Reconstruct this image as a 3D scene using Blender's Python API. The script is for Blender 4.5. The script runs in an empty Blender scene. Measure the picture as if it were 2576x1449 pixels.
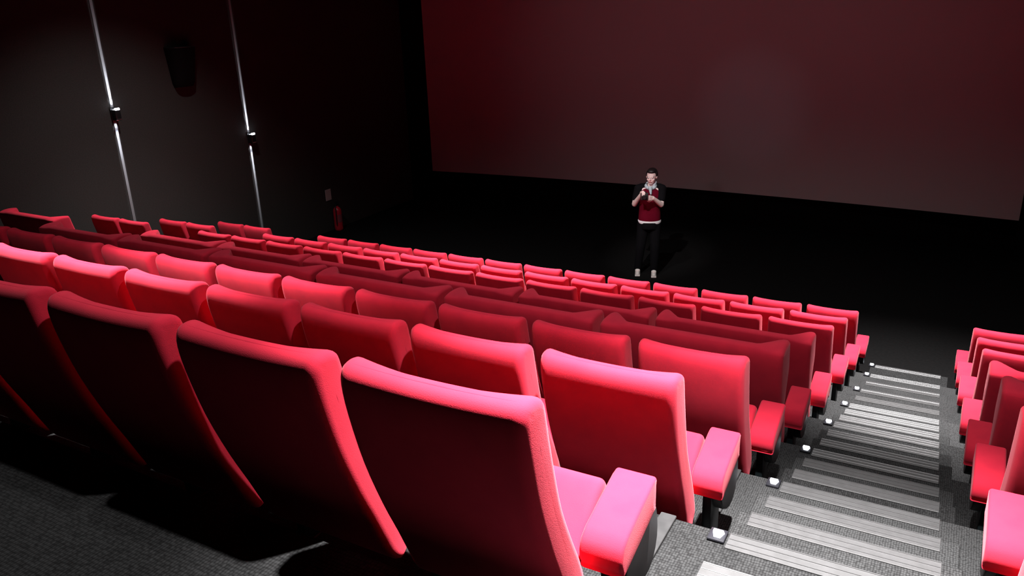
import bpy, bmesh, math, random
from mathutils import Vector, Matrix
random.seed(7)
S = bpy.context.scene
COL = S.collection
Z0 = 4.117                       # height of the lens above the floor in front of the screen
PI = math.pi

# ------------------------------------------------------------------ materials
def mat(name, color, rough=0.8, metal=0.0, sheen=0.0, sheen_tint=(1, 1, 1), spec=0.5,
        emit=None, estr=0.0, noise=None, bump=None, transmission=0.0):
    m = bpy.data.materials.new(name); m.use_nodes = True
    nt = m.node_tree; b = nt.nodes['Principled BSDF']
    b.inputs['Base Color'].default_value = (*color, 1)
    b.inputs['Roughness'].default_value = rough
    b.inputs['Metallic'].default_value = metal
    b.inputs['Specular IOR Level'].default_value = spec
    if sheen:
        b.inputs['Sheen Weight'].default_value = sheen
        b.inputs['Sheen Roughness'].default_value = 0.45
        b.inputs['Sheen Tint'].default_value = (*sheen_tint, 1)
    if emit:
        b.inputs['Emission Color'].default_value = (*emit, 1)
        b.inputs['Emission Strength'].default_value = estr
    tc = nt.nodes.new('ShaderNodeTexCoord')
    if noise:                    # (scale, colour at the other end, detail)
        n = nt.nodes.new('ShaderNodeTexNoise'); n.inputs['Scale'].default_value = noise[0]
        n.inputs['Detail'].default_value = noise[2]
        nt.links.new(tc.outputs['Object'], n.inputs['Vector'])
        r = nt.nodes.new('ShaderNodeValToRGB')
        r.color_ramp.elements[0].position = 0.35; r.color_ramp.elements[1].position = 0.68
        r.color_ramp.elements[0].color = (*color, 1); r.color_ramp.elements[1].color = (*noise[1], 1)
        nt.links.new(n.outputs['Fac'], r.inputs['Fac'])
        nt.links.new(r.outputs['Color'], b.inputs['Base Color'])
    if bump:                     # (scale, strength, distance)
        n = nt.nodes.new('ShaderNodeTexNoise'); n.inputs['Scale'].default_value = bump[0]
        n.inputs['Detail'].default_value = 3
        nt.links.new(tc.outputs['Object'], n.inputs['Vector'])
        bp = nt.nodes.new('ShaderNodeBump'); bp.inputs['Strength'].default_value = bump[1]
        bp.inputs['Distance'].default_value = bump[2]
        nt.links.new(n.outputs['Fac'], bp.inputs['Height'])
        nt.links.new(bp.outputs['Normal'], b.inputs['Normal'])
    return m

def carpet_mat():
    m = bpy.data.materials.new('looped grey carpet'); m.use_nodes = True
    nt = m.node_tree; b = nt.nodes['Principled BSDF']
    b.inputs['Roughness'].default_value = 0.95
    b.inputs['Specular IOR Level'].default_value = 0.2
    tc = nt.nodes.new('ShaderNodeTexCoord')
    mp = nt.nodes.new('ShaderNodeMapping'); mp.inputs['Scale'].default_value = (110, 85, 90)
    nt.links.new(tc.outputs['Object'], mp.inputs['Vector'])
    vo = nt.nodes.new('ShaderNodeTexVoronoi'); vo.inputs['Scale'].default_value = 1.0
    vo.inputs['Randomness'].default_value = 0.3
    nt.links.new(mp.outputs['Vector'], vo.inputs['Vector'])
    r = nt.nodes.new('ShaderNodeValToRGB')
    r.color_ramp.elements[0].position = 0.12; r.color_ramp.elements[1].position = 0.75
    r.color_ramp.elements[0].color = (0.060, 0.0615, 0.063, 1)
    r.color_ramp.elements[1].color = (0.008, 0.008, 0.0084, 1)
    nt.links.new(vo.outputs['Distance'], r.inputs['Fac'])
    big = nt.nodes.new('ShaderNodeTexNoise'); big.inputs['Scale'].default_value = 5.0
    big.inputs['Detail'].default_value = 4
    nt.links.new(tc.outputs['Object'], big.inputs['Vector'])
    mx = nt.nodes.new('ShaderNodeMix'); mx.data_type = 'RGBA'; mx.blend_type = 'MULTIPLY'
    mx.inputs['Factor'].default_value = 0.45
    nt.links.new(r.outputs['Color'], mx.inputs['A'])
    nt.links.new(big.outputs['Fac'], mx.inputs['B'])
    nt.links.new(mx.outputs['Result'], b.inputs['Base Color'])
    bp = nt.nodes.new('ShaderNodeBump'); bp.inputs['Strength'].default_value = 0.7
    bp.inputs['Distance'].default_value = 0.006; bp.invert = True
    nt.links.new(vo.outputs['Distance'], bp.inputs['Height'])
    nt.links.new(bp.outputs['Normal'], b.inputs['Normal'])
    return m

M = {}
RED = (0.60, 0.0200, 0.047)
M['fabric'] = mat('red plush', RED, 0.95, sheen=0.18, sheen_tint=(1, 0.42, 0.48), spec=0.15,
                  noise=(9, (0.52, 0.0165, 0.043), 5), bump=(420, 0.25, 0.002))
M['piping'] = mat('dark red piping', (0.45, 0.014, 0.038), 0.9, spec=0.15)
M['black_metal'] = mat('black metal', (0.010, 0.016, 0.018), 0.45, metal=0.4)
M['plastic'] = mat('charcoal plastic', (0.008, 0.0075, 0.0085), 0.5, bump=(300, 0.1, 0.001))
M['carpet'] = carpet_mat()
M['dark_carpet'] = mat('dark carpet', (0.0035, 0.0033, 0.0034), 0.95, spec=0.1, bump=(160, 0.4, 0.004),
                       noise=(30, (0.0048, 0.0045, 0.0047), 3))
M['strip'] = mat('grey ribbed tread strip', (0.056, 0.056, 0.0575), 0.5, bump=(60, 0.12, 0.002),
                 noise=(24, (0.045, 0.045, 0.046), 4))
M['ridge'] = mat('aluminium ridge', (0.15, 0.15, 0.153), 0.42, metal=0.7)
M['kerb'] = mat('grey side edging', (0.034, 0.034, 0.035), 0.8, spec=0.2, noise=(20, (0.026, 0.026, 0.027), 3))
M['led'] = mat('white lamp lens', (0.9, 0.9, 0.95), 0.3, emit=(0.86, 0.90, 1.0), estr=2.2)
M['clear'] = mat('smoked lamp cover', (0.012, 0.012, 0.016), 0.6, spec=0.2)
M['wall'] = mat('dark acoustic wall cloth', (0.036, 0.034, 0.0325), 0.95, spec=0.15, bump=(90, 0.4, 0.004),
                noise=(60, (0.030, 0.028, 0.027), 4))
M['black'] = mat('black masking cloth', (0.0035, 0.0033, 0.0035), 0.98, spec=0.05, bump=(70, 0.3, 0.004))
M['screen'] = mat('screen vinyl', (0.36, 0.36, 0.36), 0.75, spec=0.25, bump=(500, 0.05, 0.001))
M['trimlight'] = mat('pale streak strip', (0.15, 0.15, 0.155), 0.5)
M['sconce'] = mat('black sconce metal', (0.012, 0.012, 0.013), 0.35, metal=0.3)
M['chrome'] = mat('bright metal', (0.8, 0.8, 0.8), 0.22, metal=1.0)
M['speaker'] = mat('black speaker cabinet', (0.006, 0.006, 0.007), 0.6)
M['grille'] = mat('black speaker cloth', (0.003, 0.003, 0.0035), 0.95, spec=0.1, bump=(300, 0.3, 0.002))
M['ext_red'] = mat('red painted steel', (0.42, 0.012, 0.03), 0.35)
M['sign'] = mat('pale sign plate', (0.40, 0.34, 0.35), 0.5)
M['plate'] = mat('worn red paper', (0.20, 0.045, 0.06), 0.5)
M['rubber'] = mat('black rubber', (0.01, 0.01, 0.01), 0.6)
M['skin'] = mat('skin', (0.78, 0.65, 0.62), 0.5, spec=0.3, noise=(14, (0.74, 0.60, 0.57), 3))
M['hair'] = mat('black hair', (0.010, 0.007, 0.008), 0.5, bump=(180, 0.5, 0.004))
M['top'] = mat('red cotton', (0.11, 0.0015, 0.012), 0.9, spec=0.1, bump=(60, 0.3, 0.006))
M['vest'] = mat('black cotton', (0.004, 0.004, 0.005), 0.9, spec=0.1)
M['white'] = mat('white cotton', (0.72, 0.72, 0.74), 0.85, spec=0.2)
M['pale'] = mat('pale blue grey cotton', (0.45, 0.53, 0.58), 0.9, spec=0.2)
M['trousers'] = mat('black denim', (0.003, 0.003, 0.004), 0.9, spec=0.1)
M['shoe'] = mat('white canvas', (0.70, 0.66, 0.63), 0.7)
M['eye'] = mat('eye white', (0.8, 0.8, 0.8), 0.2)
M['iris'] = mat('dark iris', (0.02, 0.012, 0.01), 0.2)
M['lip'] = mat('lips', (0.45, 0.16, 0.16), 0.5)

# ------------------------------------------------------------------ mesh helpers
def finish(bm, name, m, parent=None, angle=40, loc=None):
    bmesh.ops.recalc_face_normals(bm, faces=bm.faces)
    me = bpy.data.meshes.new(name); bm.to_mesh(me); bm.free()
    me.materials.append(m)
    me.polygons.foreach_set('use_smooth', [True] * len(me.polygons))
    me.set_sharp_from_angle(angle=math.radians(angle))
    o = bpy.data.objects.new(name, me); COL.objects.link(o)
    if parent is not None: o.parent = parent
    if loc: o.location = loc
    return o

def tag(o, label=None, cat=None, group=None, kind=None):
    if label: o['label'] = label
    if cat: o['category'] = cat
    if group: o['group'] = group
    if kind: o['kind'] = kind
    return o

def empty(name, loc, rz=0.0):
    o = bpy.data.objects.new(name, None); COL.objects.link(o)
    o.empty_display_size = 0.1; o.location = loc; o.rotation_euler = (0, 0, rz)
    return o

def box(bm, x0, x1, y0, y1, z0, z1, bev=0.0, seg=2):
    vs = [bm.verts.new(p) for p in ((x0, y0, z0), (x1, y0, z0), (x1, y1, z0), (x0, y1, z0),
                                    (x0, y0, z1), (x1, y0, z1), (x1, y1, z1), (x0, y1, z1))]
    fs = [bm.faces.new([vs[i] for i in f]) for f in ((0, 3, 2, 1), (4, 5, 6, 7), (0, 1, 5, 4),
                                                     (1, 2, 6, 5), (2, 3, 7, 6), (3, 0, 4, 7))]
    if bev:
        es = list({e for f in fs for e in f.edges})
        bmesh.ops.bevel(bm, geom=es, offset=bev, segments=seg, profile=0.5, affect='EDGES')
    return vs

def catmull(pts, n, closed=True):
    out = []; N = len(pts)
    rng = N if closed else N - 1
    for i in range(rng):
        p = [Vector(pts[(i + k) % N] if closed else pts[min(max(i + k, 0), N - 1)]) for k in (-1, 0, 1, 2)]
        for j in range(n):
            t = j / n
            out.append(0.5 * ((2 * p[1]) + (p[2] - p[0]) * t + (2 * p[0] - 5 * p[1] + 4 * p[2] - p[3]) * t * t
                              + (3 * p[1] - p[0] - 3 * p[2] + p[3]) * t ** 3))
    if not closed: out.append(Vector(pts[-1]))
    return out

def near_on(poly, p):
    best = None
    for a, b in zip(poly, poly[1:]):
        a, b = Vector(a), Vector(b); d = b - a
        t = max(0, min(1, (p - a).dot(d) / max(d.length_squared, 1e-9)))
        q = a + d * t
        if best is None or (p - q).length < (p - best).length: best = q
    return best

def loft(bm, prof, xs, fn, R, med, seg=5):
    """prof: closed list of (y,z); one ring at each x of xs; fn(x,y,z,i)->(x,y,z); both ends rounded by
    drawing the profile in towards the line med"""
    prof = [Vector((p[0], p[1])) for p in prof]
    ctr = [near_on(med, p) for p in prof]
    h0, h1 = xs[0], xs[-1]
    def inset(d):                                  # d: distance from the end
        if d >= R: return 0.0
        return R - math.sqrt(max(0, R * R - (R - d) ** 2))
    al = [R * (1 - math.sin(PI / 2 * k / seg)) for k in range(seg + 1)]
    X = sorted(set([round(h0 + d, 6) for d in al] + [round(h1 - d, 6) for d in al] +
                   [round(x, 6) for x in xs if h0 + R < x < h1 - R]))
    rings = []
    for x in X:
        ins = inset(min(x - h0, h1 - x)); ring = []
        for i, (p, c) in enumerate(zip(prof, ctr)):
            d = (c - p).length
            q = p + (c - p) * (min(ins, d * 0.92) / d if d > 1e-6 else 0)
            ring.append(bm.verts.new(fn(x, q[0], q[1], i, (q - c).length / max(d, 1e-6))))
        rings.append(ring)
    n = len(prof)
    for a, b in zip(rings, rings[1:]):
        for i in range(n):
            bm.faces.new((a[i], a[(i + 1) % n], b[(i + 1) % n], b[i]))
    for ring, x, sgn in ((rings[0], X[0], -1), (rings[-1], X[-1], 1)):
        cap = [bm.verts.new(v.co.lerp(Vector(fn(x, *near_on(med, Vector((v.co.y, v.co.z))), 99, 0.0)), 1.0)) for v in ring]
        for i in range(n):
            bm.faces.new((ring[i], ring[(i + 1) % n], cap[(i + 1) % n], cap[i]))
        bmesh.ops.remove_doubles(bm, verts=cap, dist=0.0006)

def tube(bm, pts, rad, seg=8):
    pts = [Vector(p) for p in pts]; rings = []
    n = len(pts)
    for i, p in enumerate(pts):
        t = (pts[min(i + 1, n - 1)] - pts[max(i - 1, 0)]).normalized()
        a = Vector((0, 0, 1)) if abs(t.z) < 0.9 else Vector((1, 0, 0))
        u = t.cross(a).normalized(); v = t.cross(u)
        r = rad[i] if isinstance(rad, (list, tuple)) else rad
        rings.append([bm.verts.new(p + r * (math.cos(2 * PI * k / seg) * u + math.sin(2 * PI * k / seg) * v))
                      for k in range(seg)])
    for a, b in zip(rings, rings[1:]):
        for k in range(seg):
            bm.faces.new((a[k], a[(k + 1) % seg], b[(k + 1) % seg], b[k]))
    bm.faces.new(list(reversed(rings[0]))); bm.faces.new(rings[-1])

def lathe(bm, prof, seg=20, cx=0, cy=0):
    rings = [[bm.verts.new((cx + r * math.cos(2 * PI * k / seg), cy + r * math.sin(2 * PI * k / seg), z))
              for k in range(seg)] for r, z in prof]
    for a, b in zip(rings, rings[1:]):
        for k in range(seg):
            bm.faces.new((a[k], a[(k + 1) % seg], b[(k + 1) % seg], b[k]))
    bm.faces.new(list(reversed(rings[0]))); bm.faces.new(rings[-1])

def ball(bm, c, r, seg=14):
    rr = r if isinstance(r, (tuple, list)) else (r, r, r)
    mtx = Matrix.Translation(c) @ Matrix.Diagonal((*rr, 1))
    bmesh.ops.create_uvsphere(bm, u_segments=seg, v_segments=max(8, seg - 2), radius=1, matrix=mtx)

# ------------------------------------------------------------------ plan of the hall (metres; lens at x=0, y=0)
ROWS = 'ABCDEFGH'                                # A nearest the lens ... H nearest the screen
YT = dict(zip(ROWS, (1.348, 2.350, 3.333, 4.230, 5.245, 6.367, 7.365, 8.373)))
ZT = dict(zip(ROWS, (-0.788, -1.181, -1.535, -1.868, -2.219, -2.552, -2.860, -3.162)))
FL = {r: ZT[r] - 0.955 + Z0 for r in ROWS}       # floor height of each row
FL['0'] = FL['A'] + 0.40
XR, PITCH, SW = -0.69, 0.56, 0.512
XLS = 0.33                                       # where the block across the stairs starts
WL, WR = -10.30, 1.75                            # side walls
NOSE = {'0': 1.285, 'A': 2.316, 'B': 3.314, 'C': 4.275, 'D': 5.262, 'E': 6.27, 'F': 7.27, 'G': 8.285}
YSCREEN = 14.0
CEIL = Z0 + 1.95
BACK = -1.6

# ------------------------------------------------------------------ the setting
def structure(name, bm, m, label=None, parent=None, angle=30):
    o = finish(bm, name, m, parent, angle)
    if parent is None: o['kind'] = 'structure'
    if label: o['label'] = label
    return o

bm = bmesh.new()                                 # stepped floor, one profile from the back wall to the screen
prof = [(BACK - 0.1, FL['0'])]
seq = '0' + ROWS
for a, b in zip(seq, seq[1:]):
    prof += [(NOSE[a], FL[a]), (NOSE[a], FL[b])]
prof += [(15.4, FL['H'])]
lo = [(15.4, -0.25), (BACK - 0.1, -0.25)]
va = [bm.verts.new((WL - 0.1, y, z)) for y, z in prof + lo]
vb = [bm.verts.new((WR + 0.1, y, z)) for y, z in prof + lo]
n = len(va)
for i in range(n):
    bm.faces.new((va[i], va[(i + 1) % n], vb[(i + 1) % n], vb[i]))
bm.faces.new(list(reversed(va))); bm.faces.new(vb)
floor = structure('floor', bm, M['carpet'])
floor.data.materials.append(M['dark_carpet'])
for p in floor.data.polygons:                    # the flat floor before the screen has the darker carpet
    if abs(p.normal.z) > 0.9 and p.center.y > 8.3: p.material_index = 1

for nm, x0, x1 in (('wall_left', WL - 0.12, WL), ('wall_right', WR, WR + 0.12)):
    bm = bmesh.new(); box(bm, x0, x1, BACK, 15.3, -0.2, CEIL + 0.1)
    structure(nm, bm, M['wall'] if nm == 'wall_left' else M['black'])
bm = bmesh.new(); box(bm, WL, WR, 15.15, 15.3, -0.2, CEIL + 0.1)
structure('wall_front', bm, M['black'])
bm = bmesh.new(); box(bm, WL, WR, BACK - 0.12, BACK, -0.2, CEIL + 0.1)
structure('wall_back', bm, M['black'])
bm = bmesh.new(); box(bm, WL - 0.12, WR + 0.12, BACK - 0.12, 15.3, CEIL, CEIL + 0.15)
ceiling = structure('ceiling', bm, M['black'])

# black masking around the screen, standing in front of the front wall
def screen_y(x):                                 # the screen is gently bowed
    t = (x + 4.5) / 5.4
    return 14.28 - 0.28 * t * t
bm = bmesh.new()
box(bm, WL + 0.02, -9.83, 13.86, 14.1, 0.0, CEIL - 0.02)     # left wing
structure('trim_1', bm, M['black'])
bm = bmesh.new()
box(bm, WL + 0.02, WR - 0.02, 14.45, 14.6, 0.0, Z0 - 3.52)   # below the screen
structure('trim_2', bm, M['black'])
bm = bmesh.new()
box(bm, 0.90, WR - 0.02, 13.86, 14.1, 0.0, CEIL - 0.02)      # right wing
structure('trim_3', bm, M['black'])

bm = bmesh.new()                                  # the screen: a thin curved sheet with thickness
NX = 40; zb, zt = Z0 - 3.497, Z0 + 1.35
X0, X1 = -9.87, 0.93
cols = []
for i in range(NX + 1):
    x = X0 + (X1 - X0) * i / NX; y = screen_y(x)
    cols.append([bm.verts.new((x, y, zb)), bm.verts.new((x, y, zt)),
                 bm.verts.new((x, y + 0.02, zt)), bm.verts.new((x, y + 0.02, zb))])
for a, b in zip(cols, cols[1:]):
    for k in range(4):
        bm.faces.new((a[k], a[(k + 1) % 4], b[(k + 1) % 4], b[k]))
bm.faces.new(cols[0]); bm.faces.new(list(reversed(cols[-1])))
scr = finish(bm, 'cinema_screen', M['screen'], angle=30)
tag(scr, 'huge blank cinema screen filling the front wall above the black base', 'screen')

# ------------------------------------------------------------------ stairs in the aisle
stairs = empty('aisle_stairs', (0, 0, 0)); stairs['kind'] = 'structure'
stairs['label'] = 'grey carpeted aisle stairs with ribbed strips on every tread'
SX0, SX1 = -0.55, 0.20
NS0, NS1 = -0.505, 0.134

def strip_at(y, z):
    bm = bmesh.new(); box(bm, NS0, NS1, y - 0.080, y + 0.004, z, z + 0.005, 0.0015, 1)
    o = finish(bm, 'tread_strip', M['strip'], stairs, 25)
    bm = bmesh.new()
    for dy in (-0.002, -0.030, -0.060):
        tube(bm, [(NS0 + 0.003, y + dy, z + 0.0052), (NS1 - 0.003, y + dy, z + 0.0052)], 0.0022, 6)
    finish(bm, 'ridge', M['ridge'], o, 60)

def step_box(y0, y1, z, zlow):
    bm = bmesh.new(); box(bm, SX0, SX1, y0, y1, zlow - 0.005, z, 0.006, 2)
    finish(bm, 'step', M['carpet'], stairs, 30)

led_spots = []
order = '0ABCDEFG'
nxt = dict(zip(order, 'ABCDEFGH'))
for r in order:
    y, z = NOSE[r], FL[r]; zn = FL[nxt[r]]
    yn = NOSE.get(nxt[r], y + 1.0)
    strip_at(y, z)
    if r != '0': led_spots.append((y - 0.035, z))
    k = 3 if r in '0ABCD' else 2
    if r == 'G':
        k = 2; yn = y + 1.18
    for j in range(1, k):
        zz = z + (zn - z) * j / k; y1 = y + (yn - y) * j / k
        step_box(y + (0.0 if j == 1 else 0.0) + 0.001, y1, zz, zn)
        strip_at(y1, zz)
        if r == 'G': led_spots.append((y1 - 0.035, zz))
# edging along the seat side of the stairs on every level
for r in '0ABCDEFG':
    y1 = NOSE[r]; y0 = y1 - 0.36
    bm = bmesh.new(); box(bm, -0.752, -0.695, y0, y1 + 0.006, FL[r], FL[r] + 0.012, 0.004, 2)
    finish(bm, 'side_edging', M['kerb'], stairs, 30)

# step lights
ROWNAME = {'A': 'rearmost row', 'B': 'second row from the rear', 'C': 'third row from the rear',
           'D': 'rear row of double seats', 'E': 'forward row of double seats',
           'F': 'third row from the screen', 'G': 'second row from the screen', 'H': 'front row'}
def make_step_light():
    e = empty('step_light', (0, 0, 0))
    bm = bmesh.new(); box(bm, -0.030, 0.028, -0.030, 0.036, 0.0, 0.012, 0.004, 2)
    finish(bm, 'housing', M['clear'], e, 30)
    bm = bmesh.new()
    vs = [bm.verts.new(p) for p in ((-0.020, 0.014, 0.0122), (0.020, 0.014, 0.0122), (0.012, -0.016, 0.0122), (-0.010, -0.016, 0.0122),
                                    (-0.016, 0.011, 0.026), (0.016, 0.011, 0.026), (0.008, -0.011, 0.026), (-0.006, -0.011, 0.026))]
    for f in ((0, 3, 2, 1), (4, 5, 6, 7), (0, 1, 5, 4), (1, 2, 6, 5), (2, 3, 7, 6), (3, 0, 4, 7)):
        bm.faces.new([vs[i] for i in f])
    o = finish(bm, 'lens', M['led'], e, 30); o['label'] = 'glowing white lens'
    return e
def copy_tree(o, parent=None):
    c = o.copy(); COL.objects.link(c)
    if parent is not None: c.parent = parent
    for ch in list(o.children): copy_tree(ch, c)
    return c
sl0 = make_step_light(); first = True
names = ['lowest', 'second lowest', 'third lowest', 'fourth lowest', 'fourth from the top', 'third from the top', 'second from the top', 'nearest']
for i, (y, z) in enumerate(reversed(led_spots)):
    o = sl0 if first else copy_tree(sl0); first = False
    o.location = (-0.54, y, z)
    lab = {0: 'small white step light at the foot of the aisle stairs, lowest of all',
           7: 'small white step light at the top of the stairs, nearest the rearmost row'}.get(i)
    tag(o, lab or 'small glowing step light, %s up the aisle stairs' %
        ['', 'second', 'third', 'fourth', 'fifth', 'sixth', 'seventh'][i], 'step light', 'step lights along the aisle stairs')

# ------------------------------------------------------------------ seats
BP = [(0.155, 0.212), (0.192, 0.235), (0.212, 0.287), (0.178, 0.400), (0.132, 0.500), (0.080, 0.620), (0.046, 0.740),
      (0.020, 0.850), (0.006, 0.920), (-0.008, 0.946), (-0.036, 0.957), (-0.070, 0.955), (-0.089, 0.938), (-0.095, 0.900),
      (-0.084, 0.820), (-0.048, 0.670), (0.004, 0.520), (0.054, 0.400), (0.090, 0.310), (0.120, 0.245)]
BPR = catmull(BP, 3)
BMED = [(0.165, 0.262), (0.106, 0.430), (0.028, 0.640), (-0.030, 0.820), (-0.043, 0.905)]
NF = 9 * 3                                        # front half of the profile
CP = [(0.400, 0.488), (0.425, 0.470), (0.428, 0.425), (0.400, 0.385), (0.300, 0.318), (0.220, 0.300), (0.200, 0.325),
      (0.205, 0.352), (0.300, 0.425), (0.365, 0.474)]
CPR = catmull(CP, 3)
CMED = [(0.250, 0.335), (0.390, 0.430)]

def lin(a, b, n): return [a + (b - a) * i / n for i in range(n + 1)]

def back_bm(w, love=False, piping=False):
    bm = bmesh.new(); h = w / 2
    if not love:
        xs = lin(-h, h, 14)
        def fn(x, y, z, i, dep):
            u = 1 - (x / h) ** 2
            sd = -1 + 2 * min(1.0, max(0.0, (i - NF) / 8.0)) * min(1.0, max(0.0, (60 - i) / 5.0))
            x *= 1 - 0.042 * (0.5 + 0.5 * (0 if i == 99 else sd) * dep)
            t = min(1, max(0, (z - 0.25) / 0.3))
            if i <= NF + 3: y -= 0.026 * u * t
            if z > 0.86: z -= 0.010 * u * (z - 0.86) / 0.1
            return (x, y, z)
    else:
        xs = sorted(set(lin(-h, -h + 0.18, 9) + lin(-h + 0.18, h - 0.18, 12) + lin(h - 0.18, h, 9)))
        def fn(x, y, z, i, dep):
            d = h - abs(x)
            wv = max(0.0, min(1.0, (0.150 - d) / 0.105))
            t = min(1, max(0, (z - 0.54) / 0.22))
            wf = 1.0 if i <= NF else max(0.0, 1 - (i - NF) / 9.0)
            if i == 99: wf = 0.5
            y += 0.118 * wv * t * wf
            return (x, y, z)
    loft(bm, BPR, xs, fn, 0.027, BMED)
    return bm

def arm_bm():
    bm = bmesh.new()
    pf = [(0.222, 0.348), (0.207, 0.378), (0.212, 0.415), (0.250, 0.449), (0.44, 0.498), (0.460, 0.482), (0.460, 0.405), (0.440, 0.390), (0.240, 0.338)]
    loft(bm, catmull(pf, 2), lin(-0.060, 0.060, 2), lambda x, y, z, i, d: (x, y, z), 0.011, [(0.250, 0.396), (0.425, 0.442)])
    return bm
def panel_bm():
    bm = bmesh.new()
    pf = [(0.300, 0.370), (0.290, 0.290), (0.345, 0.215), (0.430, 0.175), (0.500, 0.190), (0.535, 0.255), (0.530, 0.330), (0.505, 0.385), (0.460, 0.412), (0.31, 0.385)]
    loft(bm, catmull(pf, 2), lin(-0.030, 0.030, 1), lambda x, y, z, i, d: (x, y, z), 0.007, [(0.36, 0.30), (0.46, 0.30)])
    return bm
def leg_bm():
    bm = bmesh.new()
    box(bm, -0.018, 0.018, 0.28, 0.41, 0.008, 0.352, 0.006, 2)
    box(bm, -0.028, 0.028, 0.25, 0.46, 0.0, 0.010, 0.003, 1)
    return bm

ARMX = SW / 2 + 0.030                              # armrest centre from the seat centre
def make_seat(w, love):
    e = empty('loveseat' if love else 'cinema_chair', (0, 0, 0))
    finish(back_bm(w, love), 'backrest', M['fabric'], e, 50)
    if love:
        for s in (-1, 1):
            bm = bmesh.new(); cw = (w - 0.10) / 2 - 0.008
            loft(bm, CPR, lin(-cw / 2, cw / 2, 6), lambda x, y, z, i, d: (x, y, z), 0.022, CMED)
            finish(bm, 'seat_cushion', M['fabric'], e, 50, (s * (cw / 2 + 0.004) + 0.004, 0, 0))
    else:
        bm = bmesh.new()
        loft(bm, CPR, lin(-0.210, 0.210, 6), lambda x, y, z, i, d: (x, y, z), 0.022, CMED)
        finish(bm, 'seat_cushion', M['fabric'], e, 50, (0.008, 0, 0))
        bm = bmesh.new()
        pts = [(x, -0.0640, 0.9553 - 0.0093 * (1 - (x / (SW / 2)) ** 2)) for x in lin(-0.215, 0.215, 10)]
        tube(bm, pts, 0.0014, 6); finish(bm, 'piping', M['piping'], e, 60)
    return e
def arm_parts(e, w, side, end):
    x = side * (w / 2 + 0.030)
    finish(arm_bm(), 'armrest', M['fabric'], e, 50, (x, 0, 0))
    if end: finish(panel_bm(), 'side_panel', M['plastic'], e, 40, (x + side * 0.012, 0, 0))
    finish(leg_bm(), 'leg', M['black_metal'], e, 30, (x - side * 0.012, 0, 0))

LW = 1.1266 - 0.048
proto = {}
for love in (False, True):
    w = LW if love else SW
    for key in ('R', 'RE', 'L', 'LE', 'RL'):      # which armrests; E: with the panel at the stairs
        e = make_seat(w, love) if not proto.get((love, 'b')) else None
        if e is None:
            src = proto[(love, 'b')]
            e = src.copy(); COL.objects.link(e)
            for ch in src.children:
                if ch.name.split('.')[0] in ('backrest', 'seat_cushion', 'piping'):
                    c = ch.copy(); COL.objects.link(c); c.parent = e
        else:
            proto[(love, 'b')] = e
        if 'R' in key: arm_parts(e, w, 1, 'E' in key)
        if 'L' in key: arm_parts(e, w, -1, 'E' in key)
        proto[(love, key)] = e
used = set()
ORD = ['', 'first', 'second', 'third', 'fourth', 'fifth', 'sixth', 'seventh', 'eighth', 'ninth', 'tenth', 'eleventh', 'twelfth', 'thirteenth']

def place_seat(r, love, key, xc, label, group):
    k = (love, key)
    if k in used: o = copy_tree(proto[k])
    else: o = proto[k]; used.add(k)
    o.location = (xc, YT[r], FL[r])
    tag(o, label, 'loveseat' if love else 'cinema seat', group)
    return o

NMAIN = {'A': 6, 'B': 7, 'C': 11, 'D': 6, 'E': 6, 'F': 13, 'G': 13, 'H': 13}
for r in ROWS:
    love = r in 'DE'
    w, p = (LW, 1.1266) if love else (SW, PITCH)
    kindn = 'wide red double seat' if love else 'red plush cinema seat'
    grp = 'main block, ' + ROWNAME[r]
    for k in range(NMAIN[r]):
        last = (k == NMAIN[r] - 1) and r in 'DEFGH'
        key = 'RE' if k == 0 else ('RL' if last else 'R')
        pos = 'beside the stairs' if k == 0 else '%s from the stairs' % ORD[k + 1]
        place_seat(r, love, key, XR - w / 2 - k * p, '%s, %s, in the %s' % (kindn, pos, ROWNAME[r]), grp)
    # block across the stairs
    n = 1
    for k in range(n):
        x = XLS + w / 2 + k * p
        if r == 'A' or (k == 1 and r in 'BC'): continue
        pos = 'of the narrow block across the stairs'
        place_seat(r, love, 'LE' if k == 0 else 'L', x, '%s %s, %s' % (kindn, pos, ROWNAME[r]), 'block across the stairs')
    # side block by the left wall
    if r in 'EFGH':
        for k in range(1 if love else 2):
            x = -8.88 - w / 2 - k * p
            pos = 'against the lamp-lit wall' if (k == 1 or love) else 'second from the lamp-lit wall'
            place_seat(r, love, 'R', x, '%s, %s, in the %s' % (kindn, pos, ROWNAME[r]), 'side block by the wall')
for k, e in proto.items():
    if k[1] != 'b' and k not in used:
        for ch in list(e.children): bpy.data.objects.remove(ch)
        bpy.data.objects.remove(e)

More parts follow.
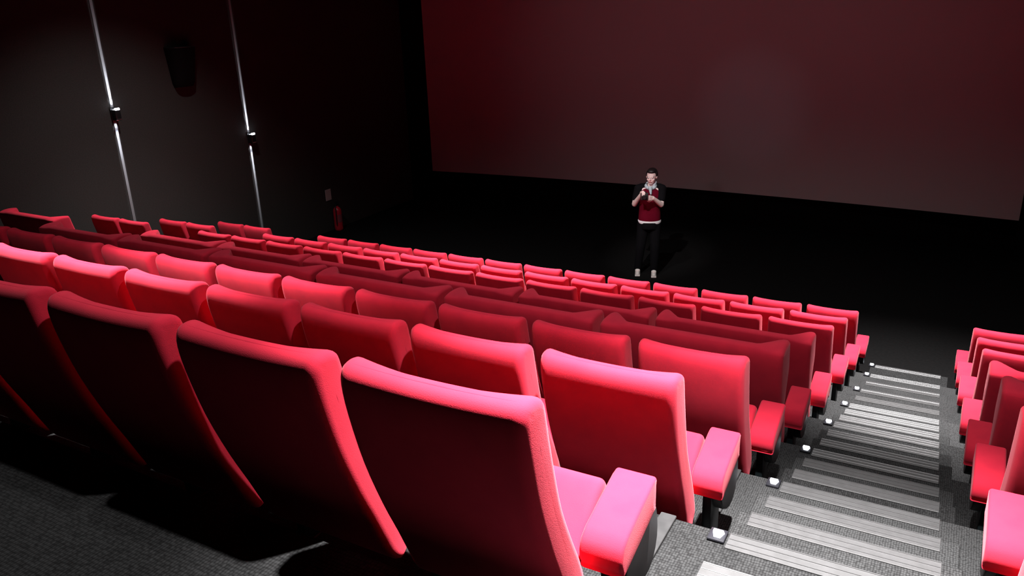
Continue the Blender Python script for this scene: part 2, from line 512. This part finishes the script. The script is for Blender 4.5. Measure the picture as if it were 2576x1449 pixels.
# ------------------------------------------------------------------ left wall: added streak strips, sconces, speaker, extinguisher
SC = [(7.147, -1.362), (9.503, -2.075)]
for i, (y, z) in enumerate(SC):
    bm = bmesh.new(); box(bm, WL, WL + 0.012, y - 0.022, y + 0.022, 0.0, Z0 + 1.7, 0.003, 1)  # pale strip added so the lamp beams show as a bright streak
    structure('trim_%d' % (4 + i), bm, M['trimlight'], 'narrow pale vertical strip added to show the wall lamp streak')
for i, (y, z) in enumerate(SC):
    zc = Z0 + z
    e = empty('wall_sconce', (WL + 0.013, y, zc))
    tag(e, 'small black up and down wall lamp %s' % ('closer to the rear seats' if i == 0 else 'closer to the screen'),
        'wall lamp', 'wall lamps on the side wall')
    bm = bmesh.new(); box(bm, 0.0, 0.012, -0.045, 0.045, -0.085, 0.085, 0.004, 2)
    finish(bm, 'back_plate', M['sconce'], e, 30)
    bm = bmesh.new(); box(bm, 0.010, 0.105, -0.042, 0.042, -0.088, 0.055, 0.010, 3)
    finish(bm, 'housing', M['sconce'], e, 30)
    bm = bmesh.new(); box(bm, 0.078, 0.108, -0.034, 0.034, 0.050, 0.080, 0.006, 2)  # housing lip; the lamp light falling on it is put in as emission
    finish(bm, 'lit_lip', M['led'], e, 30)['label'] = 'white lip with its lamplight set as glow'
    bm = bmesh.new(); box(bm, 0.094, 0.109, -0.040, 0.040, -0.086, -0.066, 0.004, 2)
    finish(bm, 'rim', M['chrome'], e, 30)
    for s in (1, -1):
        bm = bmesh.new()
        bmesh.ops.create_circle(bm, cap_ends=True, radius=0.030, segments=18,
                                matrix=Matrix.Translation((0.045, 0, 0.0565 if s > 0 else -0.0865)))
        finish(bm, 'lens', M['led'], e, 30)
    for s in (1, -1):
        for (aim, pw, ang) in ((0.07, 3.0, 34), (0.20, 26.0, 15), (0.42, 80.0, 8.5), (0.95, 130.0, 4.6)):
            L = bpy.data.lights.new('sconce beam', 'SPOT'); L.energy = pw; L.spot_size = math.radians(ang)
            L.spot_blend = 1.0; L.shadow_soft_size = 0.02; L.color = (0.88, 0.92, 1.0)
            lo_ = bpy.data.objects.new('sconce beam', L); COL.objects.link(lo_)
            src = Vector((WL + 0.070, y, zc + s * 0.092))
            dst = Vector((WL + 0.010, y, zc + s * (0.092 + aim)))
            lo_.location = src; lo_.rotation_euler = (dst - src).to_track_quat('-Z', 'Y').to_euler()

# speaker: D-shaped plan that tapers towards the bottom
e = empty('wall_speaker', (WL, 8.37, Z0 - 1.13))
tag(e, 'black wedge-shaped loudspeaker high on the side wall between the two lamps', 'speaker')
bm = bmesh.new(); rings = []
H = 0.56
for j in range(11):
    t = j / 10; z = H * t
    d = 0.13 + 0.13 * t; hw = 0.165 + 0.055 * t
    if j == 0: d -= 0.02; hw -= 0.015
    ring = [(0.0, -hw, z)]
    for k in range(13):
        a = -PI / 2 + PI * k / 12
        ring.append((0.04 + (d - 0.04) * max(0, math.cos(a)) ** 0.6, hw * math.sin(a), z))
    ring.append((0.0, hw, z))
    rings.append([bm.verts.new(p) for p in ring])
for a, b in zip(rings, rings[1:]):
    for k in range(len(a)):
        bm.faces.new((a[k], a[(k + 1) % len(a)], b[(k + 1) % len(a)], b[k]))
bm.faces.new(list(reversed(rings[0]))); bm.faces.new(rings[-1])
finish(bm, 'cabinet', M['grille'], e, 35)
bm = bmesh.new()
top = [(0.0, -0.222), (0.10, -0.222), (0.20, -0.19), (0.255, -0.10), (0.268, 0.0), (0.255, 0.10), (0.20, 0.19), (0.10, 0.222), (0.0, 0.222)]
va = [bm.verts.new((x, y, H)) for x, y in top]; vb = [bm.verts.new((x, y, H + 0.012)) for x, y in top]
bm.faces.new(list(reversed(va))); bm.faces.new(vb)
for k in range(len(top)): bm.faces.new((va[k], va[(k + 1) % len(top)], vb[(k + 1) % len(top)], vb[k]))
finish(bm, 'top_panel', M['plastic'], e, 30)['label'] = 'dark grey top'

# extinguisher and its sign
e = empty('fire_extinguisher', (WL + 0.11, 11.30, 0.0))
tag(e, 'dark red fire extinguisher standing by the side wall near the screen', 'fire extinguisher')
bm = bmesh.new(); lathe(bm, [(0.070, 0.0), (0.078, 0.012), (0.080, 0.05), (0.080, 0.36), (0.074, 0.40), (0.052, 0.435), (0.028, 0.452), (0.024, 0.47)], 24)
finish(bm, 'cylinder', M['ext_red'], e, 40)
bm = bmesh.new(); box(bm, -0.022, 0.022, -0.022, 0.022, 0.47, 0.505, 0.004, 2); box(bm, -0.012, 0.10, -0.010, 0.010, 0.505, 0.518, 0.003, 1); box(bm, -0.012, 0.085, -0.010, 0.010, 0.538, 0.550, 0.003, 1); box(bm, -0.014, 0.012, -0.010, 0.010, 0.50, 0.548, 0.003, 1)
finish(bm, 'valve', M['black_metal'], e, 30)
bm = bmesh.new(); tube(bm, catmull([(0.0, -0.02, 0.49), (0.03, -0.075, 0.47), (0.05, -0.092, 0.38), (0.045, -0.092, 0.22), (0.04, -0.088, 0.12)], 6, False), 0.010, 8)
finish(bm, 'hose', M['rubber'], e, 60)
bm = bmesh.new()
for k in range(9):
    a = -0.9 + 1.3 * k / 8
    bm.verts.new((0.0812 * math.cos(a), 0.0812 * math.sin(a), 0.16)); bm.verts.new((0.0812 * math.cos(a), 0.0812 * math.sin(a), 0.31))
bm.verts.ensure_lookup_table()
for k in range(8): bm.faces.new((bm.verts[2 * k], bm.verts[2 * k + 2], bm.verts[2 * k + 3], bm.verts[2 * k + 1]))
finish(bm, 'paper_label', M['plate'], e, 60)
bm = bmesh.new(); box(bm, 0, 0.012, -0.075, 0.075, -0.105, 0.105, 0.003, 1)
o = finish(bm, 'wall_sign', M['sign'], None, 30, (WL, 11.22, Z0 - 3.43))
tag(o, 'small pale sign plate on the side wall above the fire extinguisher', 'sign')

# ------------------------------------------------------------------ the person before the screen
PH = 1.64
pe = empty('person', (-3.955, 11.17, 0.0), math.radians(19.45))
tag(pe, 'person in red top, white hem and dark trousers holding up a black camera', 'person')

def remesh(build, name, m, parent, vox, smooth=4):
    bm = bmesh.new(); build(bm)
    me = bpy.data.meshes.new(name); bm.to_mesh(me); bm.free()
    o = bpy.data.objects.new(name, me); COL.objects.link(o)
    md = o.modifiers.new('r', 'REMESH'); md.mode = 'VOXEL'; md.voxel_size = vox; md.use_smooth_shade = True
    sm = o.modifiers.new('s', 'SMOOTH'); sm.iterations = smooth; sm.factor = 0.5
    bpy.context.view_layer.update()
    dg = bpy.context.evaluated_depsgraph_get()
    nm = bpy.data.meshes.new_from_object(o.evaluated_get(dg)); nm.name = name
    o.modifiers.clear(); o.data = nm; bpy.data.meshes.remove(me)
    nm.materials.clear(); nm.materials.append(m)
    nm.polygons.foreach_set('use_smooth', [True] * len(nm.polygons))
    o.parent = parent
    return o

HC = Vector((0.018, -0.015, 1.525))               # head centre
FD = Vector((-0.24, -0.96, -0.08)).normalized()   # where the face looks
FS = Vector((0, 0, 1)).cross(FD).normalized() * -1  # sideways on the face
FU = FS.cross(FD).normalized()
if FU.z < 0: FU = -FU
def face(a, b, c): return HC + FS * a + FD * b + FU * c
FROT = Matrix((FS, -FD, FU)).transposed().to_4x4()

SHL, SHR = Vector((-0.165, 0.02, 1.325)), Vector((0.165, 0.02, 1.325))
ELL, ELR = Vector((-0.225, -0.06, 1.12)), Vector((0.165, -0.09, 1.12))
WRL, WRR = Vector((-0.135, -0.235, 1.295)), Vector((0.045, -0.245, 1.255))
CAM = Vector((-0.080, -0.315, 1.300))             # the thing being held

def limb(bm, a, b, ra, rb, n=6):
    tube(bm, [a.lerp(b, i / n) for i in range(n + 1)], [ra + (rb - ra) * i / n for i in range(n + 1)], 14)
    ball(bm, a, ra * 0.99, 14); ball(bm, b, rb * 0.99, 14)

def fingers(bm, wrist, aim, palm_n, side):
    d = (aim - wrist).normalized(); s = d.cross(palm_n).normalized(); nrm = s.cross(d).normalized()
    pc = wrist + d * 0.045
    for u in (-0.030, -0.010, 0.010, 0.030):
        limb(bm, wrist + s * u * 0.6, pc + d * 0.035 + s * u, 0.015, 0.013, 4)
    for i, (u, L) in enumerate(((-0.032, 0.066), (-0.011, 0.076), (0.010, 0.071), (0.030, 0.055))):
        p0 = pc + d * 0.035 + s * u
        p1 = p0 + d * L * 0.45 + nrm * 0.010
        p2 = p1 + (d * 0.55 + nrm * 0.8).normalized() * L * 0.34
        p3 = p2 + (d * 0.05 + nrm).normalized() * L * 0.26
        tube(bm, [p0, p1, p2, p3], [0.0095, 0.0090, 0.0082, 0.0072], 8); ball(bm, p3, 0.0074, 8); ball(bm, p1, 0.0092, 8); ball(bm, p2, 0.0084, 8)
    t0 = wrist + d * 0.018 + s * side * 0.030
    t1 = t0 + (s * side * 0.7 + d * 0.6 + nrm * 0.4).normalized() * 0.040
    t2 = t1 + (d * 0.7 + nrm * 0.7).normalized() * 0.030
    tube(bm, [t0, t1, t2], [0.013, 0.011, 0.009], 8); ball(bm, t1, 0.0112, 8); ball(bm, t2, 0.0092, 8)

def build_body(bm):
    m4 = Matrix.Translation(HC) @ FROT
    def fb(c, r):
        bmesh.ops.create_uvsphere(bm, u_segments=24, v_segments=16, radius=1,
                                  matrix=Matrix.Translation(face(*c)) @ FROT @ Matrix.Diagonal((*r, 1)))
    fb((0, -0.012, 0.022), (0.073, 0.092, 0.090))            # skull
    fb((0, 0.024, -0.040), (0.058, 0.062, 0.070))            # cheeks and jaw
    fb((0, 0.050, -0.088), (0.030, 0.028, 0.022))            # chin
    fb((0, 0.070, 0.020), (0.050, 0.014, 0.016))             # brow
    fb((0, 0.092, -0.012), (0.011, 0.018, 0.026))            # nose
    fb((0, 0.100, -0.026), (0.015, 0.012, 0.010))
    fb((0, 0.078, -0.060), (0.024, 0.012, 0.010))            # mouth
    for s in (-1, 1):
        fb((s * 0.074, -0.005, -0.004), (0.010, 0.020, 0.030))  # ears
        fb((s * 0.036, 0.064, -0.030), (0.022, 0.016, 0.018))
    limb(bm, Vector((0.0, 0.02, 1.33)), HC + Vector((0, 0.01, -0.06)), 0.056, 0.052)
    # trunk
    rings = [[bm.verts.new((rx * math.cos(2 * PI * k / 24), 0.02 + ry * math.sin(2 * PI * k / 24), z)) for k in range(24)] for z, rx, ry in
             ((0.78, 0.150, 0.105), (0.90, 0.150, 0.108), (1.02, 0.132, 0.096), (1.15, 0.145, 0.104), (1.25, 0.150, 0.098), (1.32, 0.125, 0.075), (1.36, 0.07, 0.055))]
    for a, b in zip(rings, rings[1:]):
        for k in range(24): bm.faces.new((a[k], a[(k + 1) % 24], b[(k + 1) % 24], b[k]))
    bm.faces.new(list(reversed(rings[0]))); bm.faces.new(rings[-1])
    limb(bm, SHL, SHR, 0.062, 0.062)
    for sh, el, wr in ((SHL, ELL, WRL), (SHR, ELR, WRR)):
        limb(bm, sh, el, 0.052, 0.040); limb(bm, el, wr, 0.041, 0.027)
    fingers(bm, WRL, CAM + Vector((-0.045, 0.0, 0.035)), Vector((1.0, 0.25, 0.1)), -1)
    fingers(bm, WRR, CAM + Vector((0.055, 0.01, -0.03)), Vector((-1.0, 0.25, 0.2)), 1)
    for hip, kn, an in LEGS:
        limb(bm, hip, kn, 0.085, 0.056); limb(bm, kn, an, 0.057, 0.038)
        limb(bm, an, an + Vector((0, -0.10, -0.045)), 0.034, 0.026)
LEGS = [(Vector((-0.085, 0.015, 0.80)), Vector((-0.125, -0.01, 0.44)), Vector((-0.160, 0.03, 0.085))),
        (Vector((0.080, 0.010, 0.80)), Vector((0.090, -0.03, 0.44)), Vector((0.085, -0.02, 0.085)))]
body = remesh(build_body, 'body', M['skin'], pe, 0.0065, 2)

def build_top(bm):
    for z0, z1 in ((0, 1),):
        zs = (0.855, 0.92, 1.02, 1.14, 1.24, 1.315, 1.345)
        rx = (0.166, 0.164, 0.158, 0.168, 0.178, 0.160, 0.120); ry = (0.135, 0.135, 0.122, 0.130, 0.122, 0.098, 0.075)
        rings = [[bm.verts.new((r * math.cos(2 * PI * k / 28), 0.015 + q * math.sin(2 * PI * k / 28), z)) for k in range(28)]
                 for z, r, q in zip(zs, rx, ry)]
        for a, b in zip(rings, rings[1:]):
            for k in range(28): bm.faces.new((a[k], a[(k + 1) % 28], b[(k + 1) % 28], b[k]))
        bm.faces.new(list(reversed(rings[0]))); bm.faces.new(rings[-1])
remesh(build_top, 'top', M['top'], pe, 0.010, 3)['label'] = 'red top'
def build_sleeves(bm):
    limb(bm, Vector((-0.13, 0.025, 1.345)), SHL, 0.066, 0.078); limb(bm, SHL, SHL.lerp(ELL, 0.62), 0.074, 0.062)
    limb(bm, Vector((0.13, 0.025, 1.345)), SHR, 0.066, 0.078); limb(bm, SHR, SHR.lerp(ELR, 0.62), 0.074, 0.062)
    limb(bm, Vector((-0.06, 0.035, 1.36)), Vector((0.06, 0.035, 1.36)), 0.062, 0.062)
    limb(bm, Vector((-0.13, 0.04, 1.335)), Vector((0.13, 0.04, 1.335)), 0.075, 0.075)
remesh(build_sleeves, 'shoulders', M['vest'], pe, 0.010, 2)['label'] = 'black shoulders and short sleeves'
bm = bmesh.new()
rings = []
for z, r, q in ((0.822, 0.170, 0.139), (0.832, 0.173, 0.142), (0.858, 0.172, 0.141), (0.866, 0.166, 0.136)):
    rings.append([bm.verts.new((r * math.cos(2 * PI * k / 32), 0.015 + q * math.sin(2 * PI * k / 32), z)) for k in range(32)])
for a, b in zip(rings, rings[1:]):
    for k in range(32): bm.faces.new((a[k], a[(k + 1) % 32], b[(k + 1) % 32], b[k]))
bm.faces.new(list(reversed(rings[0]))); bm.faces.new(rings[-1])
finish(bm, 'shirt_hem', M['white'], pe, 50)['label'] = 'white shirt hem'
def build_collar(bm):
    for k in range(14):
        a0, a1 = 2 * PI * k / 14, 2 * PI * (k + 1) / 14
        p = lambda a: Vector((0.006 + 0.070 * math.cos(a), 0.000 + 0.066 * math.sin(a), 1.385 + 0.030 * math.sin(a)))
        limb(bm, p(a0), p(a1), 0.024, 0.024, 2)
    limb(bm, Vector((0.0, -0.085, 1.365)), Vector((0.012, -0.120, 1.285)), 0.030, 0.014)
    limb(bm, Vector((0.055, -0.03, 1.40)), Vector((0.078, 0.01, 1.435)), 0.026, 0.018)
remesh(build_collar, 'scarf', M['pale'], pe, 0.007, 2)['label'] = 'pale scarf at the neck'
def build_trousers(bm):
    for hip, kn, an in LEGS:
        limb(bm, hip + Vector((0, 0, 0.02)), kn, 0.096, 0.072); limb(bm, kn, an + Vector((0, 0, -0.01)), 0.072, 0.058)
    tube(bm, [(0, 0.015, z) for z in (0.74, 0.80, 0.845)], [0.145, 0.155, 0.152], 22)
remesh(build_trousers, 'trousers', M['trousers'], pe, 0.010, 3)['label'] = 'black trousers'
for hip, kn, an in LEGS:
    def build_shoe(bm):
        limb(bm, an + Vector((0, 0.030, -0.045)), an + Vector((0, -0.130, -0.052)), 0.040, 0.032)
        limb(bm, an + Vector((0, 0.015, 0.0)), an + Vector((0, -0.05, -0.03)), 0.042, 0.040)
        box(bm, an.x - 0.040, an.x + 0.040, an.y - 0.165, an.y + 0.068, 0.001, 0.022)
    remesh(build_shoe, 'shoe', M['shoe'], pe, 0.007, 2)['label'] = 'white shoe'
def build_hair(bm):
    def fb(c, r):
        bmesh.ops.create_uvsphere(bm, u_segments=24, v_segments=16, radius=1,
                                  matrix=Matrix.Translation(face(*c)) @ FROT @ Matrix.Diagonal((*r, 1)))
    fb((0, -0.030, 0.050), (0.080, 0.088, 0.074))
    fb((0, -0.062, 0.005), (0.076, 0.062, 0.080))
    fb((0, 0.030, 0.085), (0.060, 0.052, 0.032))
    fb((-0.066, -0.020, 0.030), (0.020, 0.046, 0.050)); fb((0.066, -0.020, 0.030), (0.020, 0.046, 0.050))
remesh(build_hair, 'hair', M['hair'], pe, 0.006, 2)
for s in (-1, 1):
    bm = bmesh.new(); ball(bm, face(s * 0.030, 0.078, 0.0), (0.0125, 0.0125, 0.009), 12)
    ey = finish(bm, 'eye', M['eye'], pe, 80)
    bm = bmesh.new(); ball(bm, face(s * 0.030, 0.088, 0.0), 0.0055, 10)
    finish(bm, 'iris', M['iris'], ey, 80)
bm = bmesh.new(); tube(bm, [face(a, 0.0905 - abs(a) * 0.25, -0.060) for a in (-0.022, -0.011, 0, 0.011, 0.022)], [0.002, 0.005, 0.0055, 0.005, 0.002], 8)
finish(bm, 'lips', M['lip'], pe, 80)
# the camera held up in both hands
ce = empty('camera', pe.matrix_basis @ (CAM + Vector((0, 0, -0.055))), math.radians(19.45))
tag(ce, 'black compact camera held up in both hands by the person', 'camera')
bm = bmesh.new(); box(bm, -0.055, 0.055, -0.022, 0.022, 0.0, 0.105, 0.008, 3); box(bm, -0.022, 0.022, -0.018, 0.018, 0.100, 0.125, 0.006, 2)
finish(bm, 'camera_body', M['rubber'], ce, 30)
bm = bmesh.new(); lathe(bm, [(0.033, 0.0), (0.034, 0.03), (0.031, 0.05), (0.027, 0.052), (0.024, 0.046)], 20)
bmesh.ops.rotate(bm, verts=bm.verts, cent=(0, 0, 0), matrix=Matrix.Rotation(PI / 2, 3, 'X'))
finish(bm, 'camera_lens', M['black_metal'], ce, 30, (0.0, -0.020, 0.052))

# ------------------------------------------------------------------ house lights in the ceiling (above the picture)
EXPO = 2.0
def downlight(x, y, power, size=95, blend=0.6, tilt=(0, 0), color=(1.0, 0.965, 0.95), rad=0.05, ring=True):
    bm = bmesh.new()
    lathe(bm, [(0.06, CEIL - 0.001), (0.095, CEIL - 0.001), (0.095, CEIL - 0.014), (0.07, CEIL - 0.018), (0.06, CEIL - 0.004)], 24, x, y)
    if ring: finish(bm, 'downlight_ring', M['black_metal'], ceiling, 30)
    else: bm.free()
    L = bpy.data.lights.new('house light', 'SPOT'); L.energy = power; L.spot_size = math.radians(size)
    L.spot_blend = blend; L.shadow_soft_size = rad; L.color = color
    o = bpy.data.objects.new('house light', L); COL.objects.link(o)
    src = Vector((x, y, CEIL - 0.03)); dst = Vector((x + tilt[0], y + tilt[1], CEIL - 4.0))
    o.location = src; o.rotation_euler = (dst - src).to_track_quat('-Z', 'Y').to_euler()
    return o
def house(x, y, power, half, tail, tsize=124, **kw):
    downlight(x, y, power, 2 * half, 1.0, **kw)
    if tail: L = downlight(x, y, power * tail, tsize, 1.0, ring=False, **kw)
house(-0.30, 1.95, 1550, 27.5, 0.075)
house(-3.95, 2.30, 900, 26, 0.05)
house(-0.30, 7.6, 1550, 29.5, 0.062)
house(-4.2, 7.6, 1550, 29.5, 0.062)
house(-8.1, 6.9, 360, 33, 0.55, tsize=98)
house(0.08, 5.7, 650, 14, 0.0)
# added spot with a made-up fixture, aimed to brighten the person from the front
o = downlight(-3.2, 5.2, 430, 13, 1.0, tilt=(-0.60, 4.55))
# added unseen lamps imitating a soft reflection and the seats' reddish bounce on the screen
for en, sz in ((42, 8.5), (82, 40)):
    L = bpy.data.lights.new('screen_fill', 'SPOT'); L.energy = en; L.spot_size = math.radians(sz); L.spot_blend = 1.0
    L.shadow_soft_size = 0.03 if sz < 20 else 0.6; L.color = (0.72, 0.82, 1.0) if sz < 20 else (1.0, 0.78, 0.85)
    o = bpy.data.objects.new('screen_fill', L); COL.objects.link(o)
    src = Vector((-4.4, BACK + 0.1, Z0 + 1.2)); dst = Vector((-3.25, 14.2, Z0 - 1.95))
    if sz > 20: dst.z += 0.6
    o.location = src; o.rotation_euler = (dst - src).to_track_quat('-Z', 'Y').to_euler()

# ------------------------------------------------------------------ world, camera, view
w = bpy.data.worlds.new('dark hall'); S.world = w; w.use_nodes = True
w.node_tree.nodes['Background'].inputs['Color'].default_value = (0, 0, 0, 1)
w.node_tree.nodes['Background'].inputs['Strength'].default_value = 0.0

cam = bpy.data.cameras.new('photo_camera'); co = bpy.data.objects.new('photo_camera', cam); COL.objects.link(co)
a, b, c = math.radians(-29.69271299), math.radians(20.0737063), math.radians(-2.10842768)
f = Vector((math.sin(a) * math.cos(b), math.cos(a) * math.cos(b), -math.sin(b)))
r = Vector((math.cos(a), -math.sin(a), 0)); u = r.cross(f)
r2 = math.cos(c) * r + math.sin(c) * u; u2 = -math.sin(c) * r + math.cos(c) * u
R = Matrix((r2, u2, -f)).transposed().to_4x4()
co.matrix_world = Matrix.Translation((0, 0, Z0)) @ R
cam.sensor_fit = 'HORIZONTAL'; cam.sensor_width = 36.0
cam.lens = 2024.93 / 2576 * 36.0
cam.clip_start = 0.05; cam.clip_end = 100
S.camera = co
S.view_settings.view_transform = 'Standard'; S.view_settings.look = 'None'
S.view_settings.gamma = 1.0; S.view_settings.use_curve_mapping = False
S.view_settings.exposure = EXPO
S.cycles.max_bounces = 10; S.cycles.diffuse_bounces = 6
S.cycles.use_denoising = True
S.cycles.sample_clamp_indirect = 8.0
